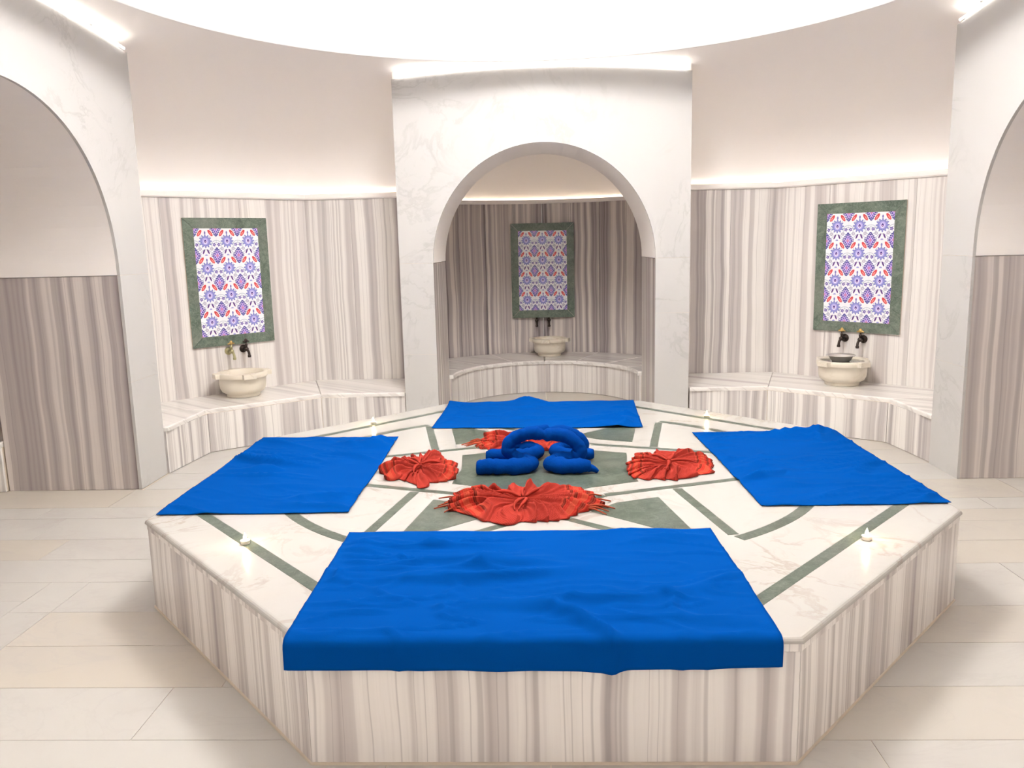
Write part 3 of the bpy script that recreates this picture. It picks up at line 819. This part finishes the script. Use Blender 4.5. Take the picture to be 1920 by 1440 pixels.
# ------------------------------------------------------------------ framed tile panels
def tile_panel(Wd, Ht, fwid):
    """local: x along the wall, y=0 wall plane, front at -y, z up from the lower edge"""
    root = empty('tile_panel', (0, 0, 0), 'x', 'tile panel', 'green framed tile panels above the basins')
    def box(x0, x1, z0, z1, y0, y1): return prism([(x0, y0), (x1, y0), (x1, y1), (x0, y1)], z0, z1)
    h = Wd/2; g0 = .0018
    put('panel_backing', new_mesh('panel_backing', *box(-h+.001, h-.001, .001, Ht-.001, -.016, -.0005), 'joint'), root)
    def quad(pts):
        v = [(x, -.0165, z) for x, z in pts]+[(x, -.024, z) for x, z in pts]
        fc = [(0, 1, 2, 3), (7, 6, 5, 4)]+[(i, 4+i, 4+(i+1) % 4, (i+1) % 4) for i in range(4)]; return v, fc
    iw = h-fwid
    q = g0
    for pts in ([(-h+q, 0), (h-q, 0), (iw-q, fwid), (-iw+q, fwid)], [(h, q), (h, Ht-q), (iw, Ht-fwid-q), (iw, fwid+q)],
                [(h-q, Ht), (-h+q, Ht), (-iw+q, Ht-fwid), (iw-q, Ht-fwid)], [(-h, Ht-q), (-h, q), (-iw, fwid+q), (-iw, Ht-fwid-q)]):
        put('frame_side', new_mesh('frame_side', *quad(pts), 'green_frame'), root)
    tw_, th_ = 2*iw/3, (Ht-2*fwid)/4; gp = .0006
    v, f = box(-tw_/2+gp, tw_/2-gp, gp, th_-gp, -.0225, -.0165)
    me = new_mesh('tile', v, f, 'tile', False, [((x+tw_/2)/tw_, z/th_) for x, y, z in v])
    for i in range(3):
        for j in range(4): put('tile', me, root, (-iw+tw_*(i+.5), 0, fwid+th_*j))
    return root
tp = tile_panel(.815, 1.19, .095)
rt2 = math.sqrt(2)
def diag(sx, t, off):
    """point on the diagonal wall: t along it towards the back, off into the room"""
    n = Vector((-sx, -1))/rt2; e = Vector((-sx, 1))/rt2; c = Vector((sx, 1))*(HX+HB)/2
    p = c+e*t+n*off; return p
p = diag(-1, .178, .0205); tp.location = (p.x, p.y, .832); tp.rotation_euler = (0, 0, PI/4); tp['label'] = 'green marble framed floral tile panel on the left niche wall'
t2 = copy_tree(tp); p = diag(1, .190, .0205); t2.location = (p.x, p.y, .832); t2.rotation_euler = (0, 0, -PI/4); t2['label'] = 'green marble framed floral tile panel on the right niche wall'
t3 = copy_tree(tp); t3.location = (.035, 5.665, .812); t3.rotation_euler = (0, 0, 0); t3['label'] = 'green framed floral tile panel in the round niche behind the middle arch'
t3.scale = (.95, 1, .97)

# ------------------------------------------------------------------ taps
def tap(body, top):
    """local: wall at y=0, sticks out to -y"""
    root = empty('wall_tap', (0, 0, 0), 'x', 'tap', 'wall taps above the basins')
    def rot(v): return [(x, -z, y) for x, y, z in v]
    v, f = lathe([(.030, 0), (.030, .006), (.026, .012), (.012, .018), (.011, .02)], 24); put('escutcheon', new_mesh('escutcheon', rot(v), f, body, True), root)
    v, f = lathe([(.0115, .015), (.0115, .05), (.016, .055), (.016, .075), (.010, .082)], 20); put('valve_body', new_mesh('valve_body', rot(v), f, body, True), root)
    v, f = tube(catmull([(0, -.070, -.004), (0, -.090, -.010), (0, -.106, -.026), (0, -.110, -.048)], 5), .0095, 14); sp = put('spout', new_mesh('spout', v, f, body, True), root)
    v, f = lathe([(.011, -.060), (.0125, -.058), (.0125, -.044), (.011, -.042)], 16); put('spout_ring', new_mesh('spout_ring', [(x, y-.110, z) for x, y, z in v], f, body, True), sp)
    v, f = lathe([(.009, .008), (.009, .03), (.012, .034), (.006, .040), (.006, .052)], 16); put('stem', new_mesh('stem', [(x, y-.064, z) for x, y, z in v], f, body, True), root)
    v, f = join(tube([(-.026, -.064, .058), (-.012, -.064, .062), (.012, -.064, .062), (.026, -.064, .058)], [.005, .007, .007, .005], 10),
                [[(x, y-.064, z) for x, y, z in lathe([(.008, .052), (.012, .060), (.013, .070), (.008, .080), (.002, .083)], 14)[0]], lathe([(.008, .052), (.012, .060), (.013, .070), (.008, .080), (.002, .083)], 14)[1]])
    put('handle', new_mesh('handle', v, f, top, True), root); return root
def place_tap(root, p, z, rz, lb): root.scale = (1.25, 1.15, 1.25); root.location = (p[0], p[1], z); root.rotation_euler = (0, 0, rz); root['label'] = lb
place_tap(tap('patina', 'brass'), diag(-1, .113, .0205), .775, PI/4, 'pale brass wall tap on the left niche wall, left of the dark one')
td = tap('bronze', 'bronze'); place_tap(td, diag(-1, .262, .0205), .782, PI/4, 'dark bronze wall tap on the left niche wall beside the brass one')
tb = tap('bronze', 'brass'); place_tap(tb, diag(1, .288, .0205), .772, -PI/4, 'left of two dark taps with brass handles over the metal bowl')
o = copy_tree(tb); place_tap(o, diag(1, .112, .0205), .772, -PI/4, 'right of two dark taps with brass handles over the right basin')
o = copy_tree(td); place_tap(o, (-.050, 5.735), .775, 0, 'left of two dark taps under the tile panel in the middle niche'); o.scale = (1.4, 1, 1.3)
o = copy_tree(td); place_tap(o, (.102, 5.735), .775, 0, 'right of two dark taps under the tile panel in the middle niche'); o.scale = (1.4, 1, 1.3)

# ------------------------------------------------------------------ basins
def basin(scale, water):
    root = empty('stone_basin', (0, 0, 0), 'x', 'basin', 'marble basins on the benches')
    prof = [(.145, 0), (.150, .004), (.150, .022), (.146, .030), (.165, .036), (.190, .052), (.205, .080), (.210, .12), (.211, .178), (.226, .181), (.229, .186), (.229, .222), (.224, .228), (.200, .228),
            (.193, .222), (.188, .17), (.17, .10), (.12, .06), (.002, .05)]
    v, f = lathe(prof, 56); put('bowl', new_mesh('bowl', [(x*scale, y*scale, z*scale) for x, y, z in v], f, 'basin', True), root)
    for k in range(4):
        a = k*PI/2; e = .062
        poly = [(.205, -e), (.256, -e*.95), (.261, -e*.88), (.261, e*.88), (.256, e*.95), (.205, e)]
        poly = [(x*math.cos(a)-y*math.sin(a), x*math.sin(a)+y*math.cos(a)) for x, y in poly]
        v, f = bevel_prism(poly, .184, .2275, .006); put('rim_lug', new_mesh('rim_lug', [(x*scale, y*scale, z*scale) for x, y, z in v], f, 'basin'), root)
    if water:
        v, f = lathe([(.192*scale, .208*scale), (.194*scale, .213*scale)], 40); put('water', new_mesh('water', v, f, 'water'), root)
    return root
b = basin(1.0, False); p = diag(-1, .106, .30); b.location = (p.x, p.y, BH+.001); b.rotation_euler = (0, 0, .62); b['label'] = 'empty cream marble basin on the left bench'
b = basin(1.0, True); p = diag(1, .175, .29); bp = p; b.location = (p.x, p.y, BH+.001); b.rotation_euler = (0, 0, -1.08); b['label'] = 'cream marble basin on the right bench with a metal bowl in it'
b = basin(.93, False); b.location = (.10, 5.36, BH+.001); b.rotation_euler = (0, 0, PI/2-.22); b['label'] = 'cream marble basin on the curved bench in the middle niche'
# metal bowl floating in the right basin
mb = empty('metal_bowl', (bp.x-.02, bp.y+.0, BH+.2145), 'shallow steel bowl floating in the right basin', 'bowl')
v, f = lathe([(.002, .0), (.07, .0), (.088, .014), (.104, .044), (.124, .054), (.129, .057), (.126, .059), (.112, .053), (.100, .046), (.084, .018), (.066, .004), (.002, .003)], 44)
put('bowl_shell', new_mesh('bowl_shell', v, f, 'steel', True), mb)
v, f = lathe([(.030, .004), (.028, .008), (.016, .013), (.002, .014)], 24); put('bowl_boss', new_mesh('bowl_boss', v, f, 'steel', True), mb)

# ------------------------------------------------------------------ dome lamp above the picture, added fill light behind the camera
lamp = empty('dome_lamp', (0, 0, 4.3), 'round white lamp hanging in the dome above the picture', 'lamp')
v, f = lathe([(.35*math.cos(t*PI/16)+.001, .35*math.sin(t*PI/16)) for t in range(-8, 9)], 32); put('globe', new_mesh('globe', v, f, 'lampglow', True), lamp)
v, f = tube([(0, 0, .34), (0, 0, .895)], .012, 10); put('rod', new_mesh('rod', v, f, 'bronze', True), lamp)
ld = bpy.data.lights.new('dome_lamp_light', 'POINT'); ld.energy = LAMP_W; ld.color = LAMP_COL; ld.shadow_soft_size = .36
lo = bpy.data.objects.new('dome_lamp_light', ld); C.objects.link(lo); lo.location = (0, 0, 0); lo.parent = lamp
vl = empty('vestibule_fill', (0, -5.3, 2.238), 'added round fill light under the vestibule ceiling behind the camera', 'lamp')
v, f = lathe([(.16, 0), (.16, -.02), (.13, -.04), (.002, -.046)][::-1], 32); put('diffuser', new_mesh('diffuser', v, f, 'lampglow', True), vl)
v, f = lathe([(.162, -.012), (.17, -.012), (.17, .001), (.162, .001)], 32, False, False); put('trim_ring', new_mesh('trim_ring', v, f, 'bronze', True), vl)
l2 = bpy.data.lights.new('vestibule_fill_light', 'AREA'); l2.shape = 'DISK'; l2.size = .28; l2.energy = FILL_W; l2.color = LAMP_COL
o = bpy.data.objects.new('vestibule_fill_light', l2); C.objects.link(o); o.parent = vl; o.location = (0, 0, -.05)
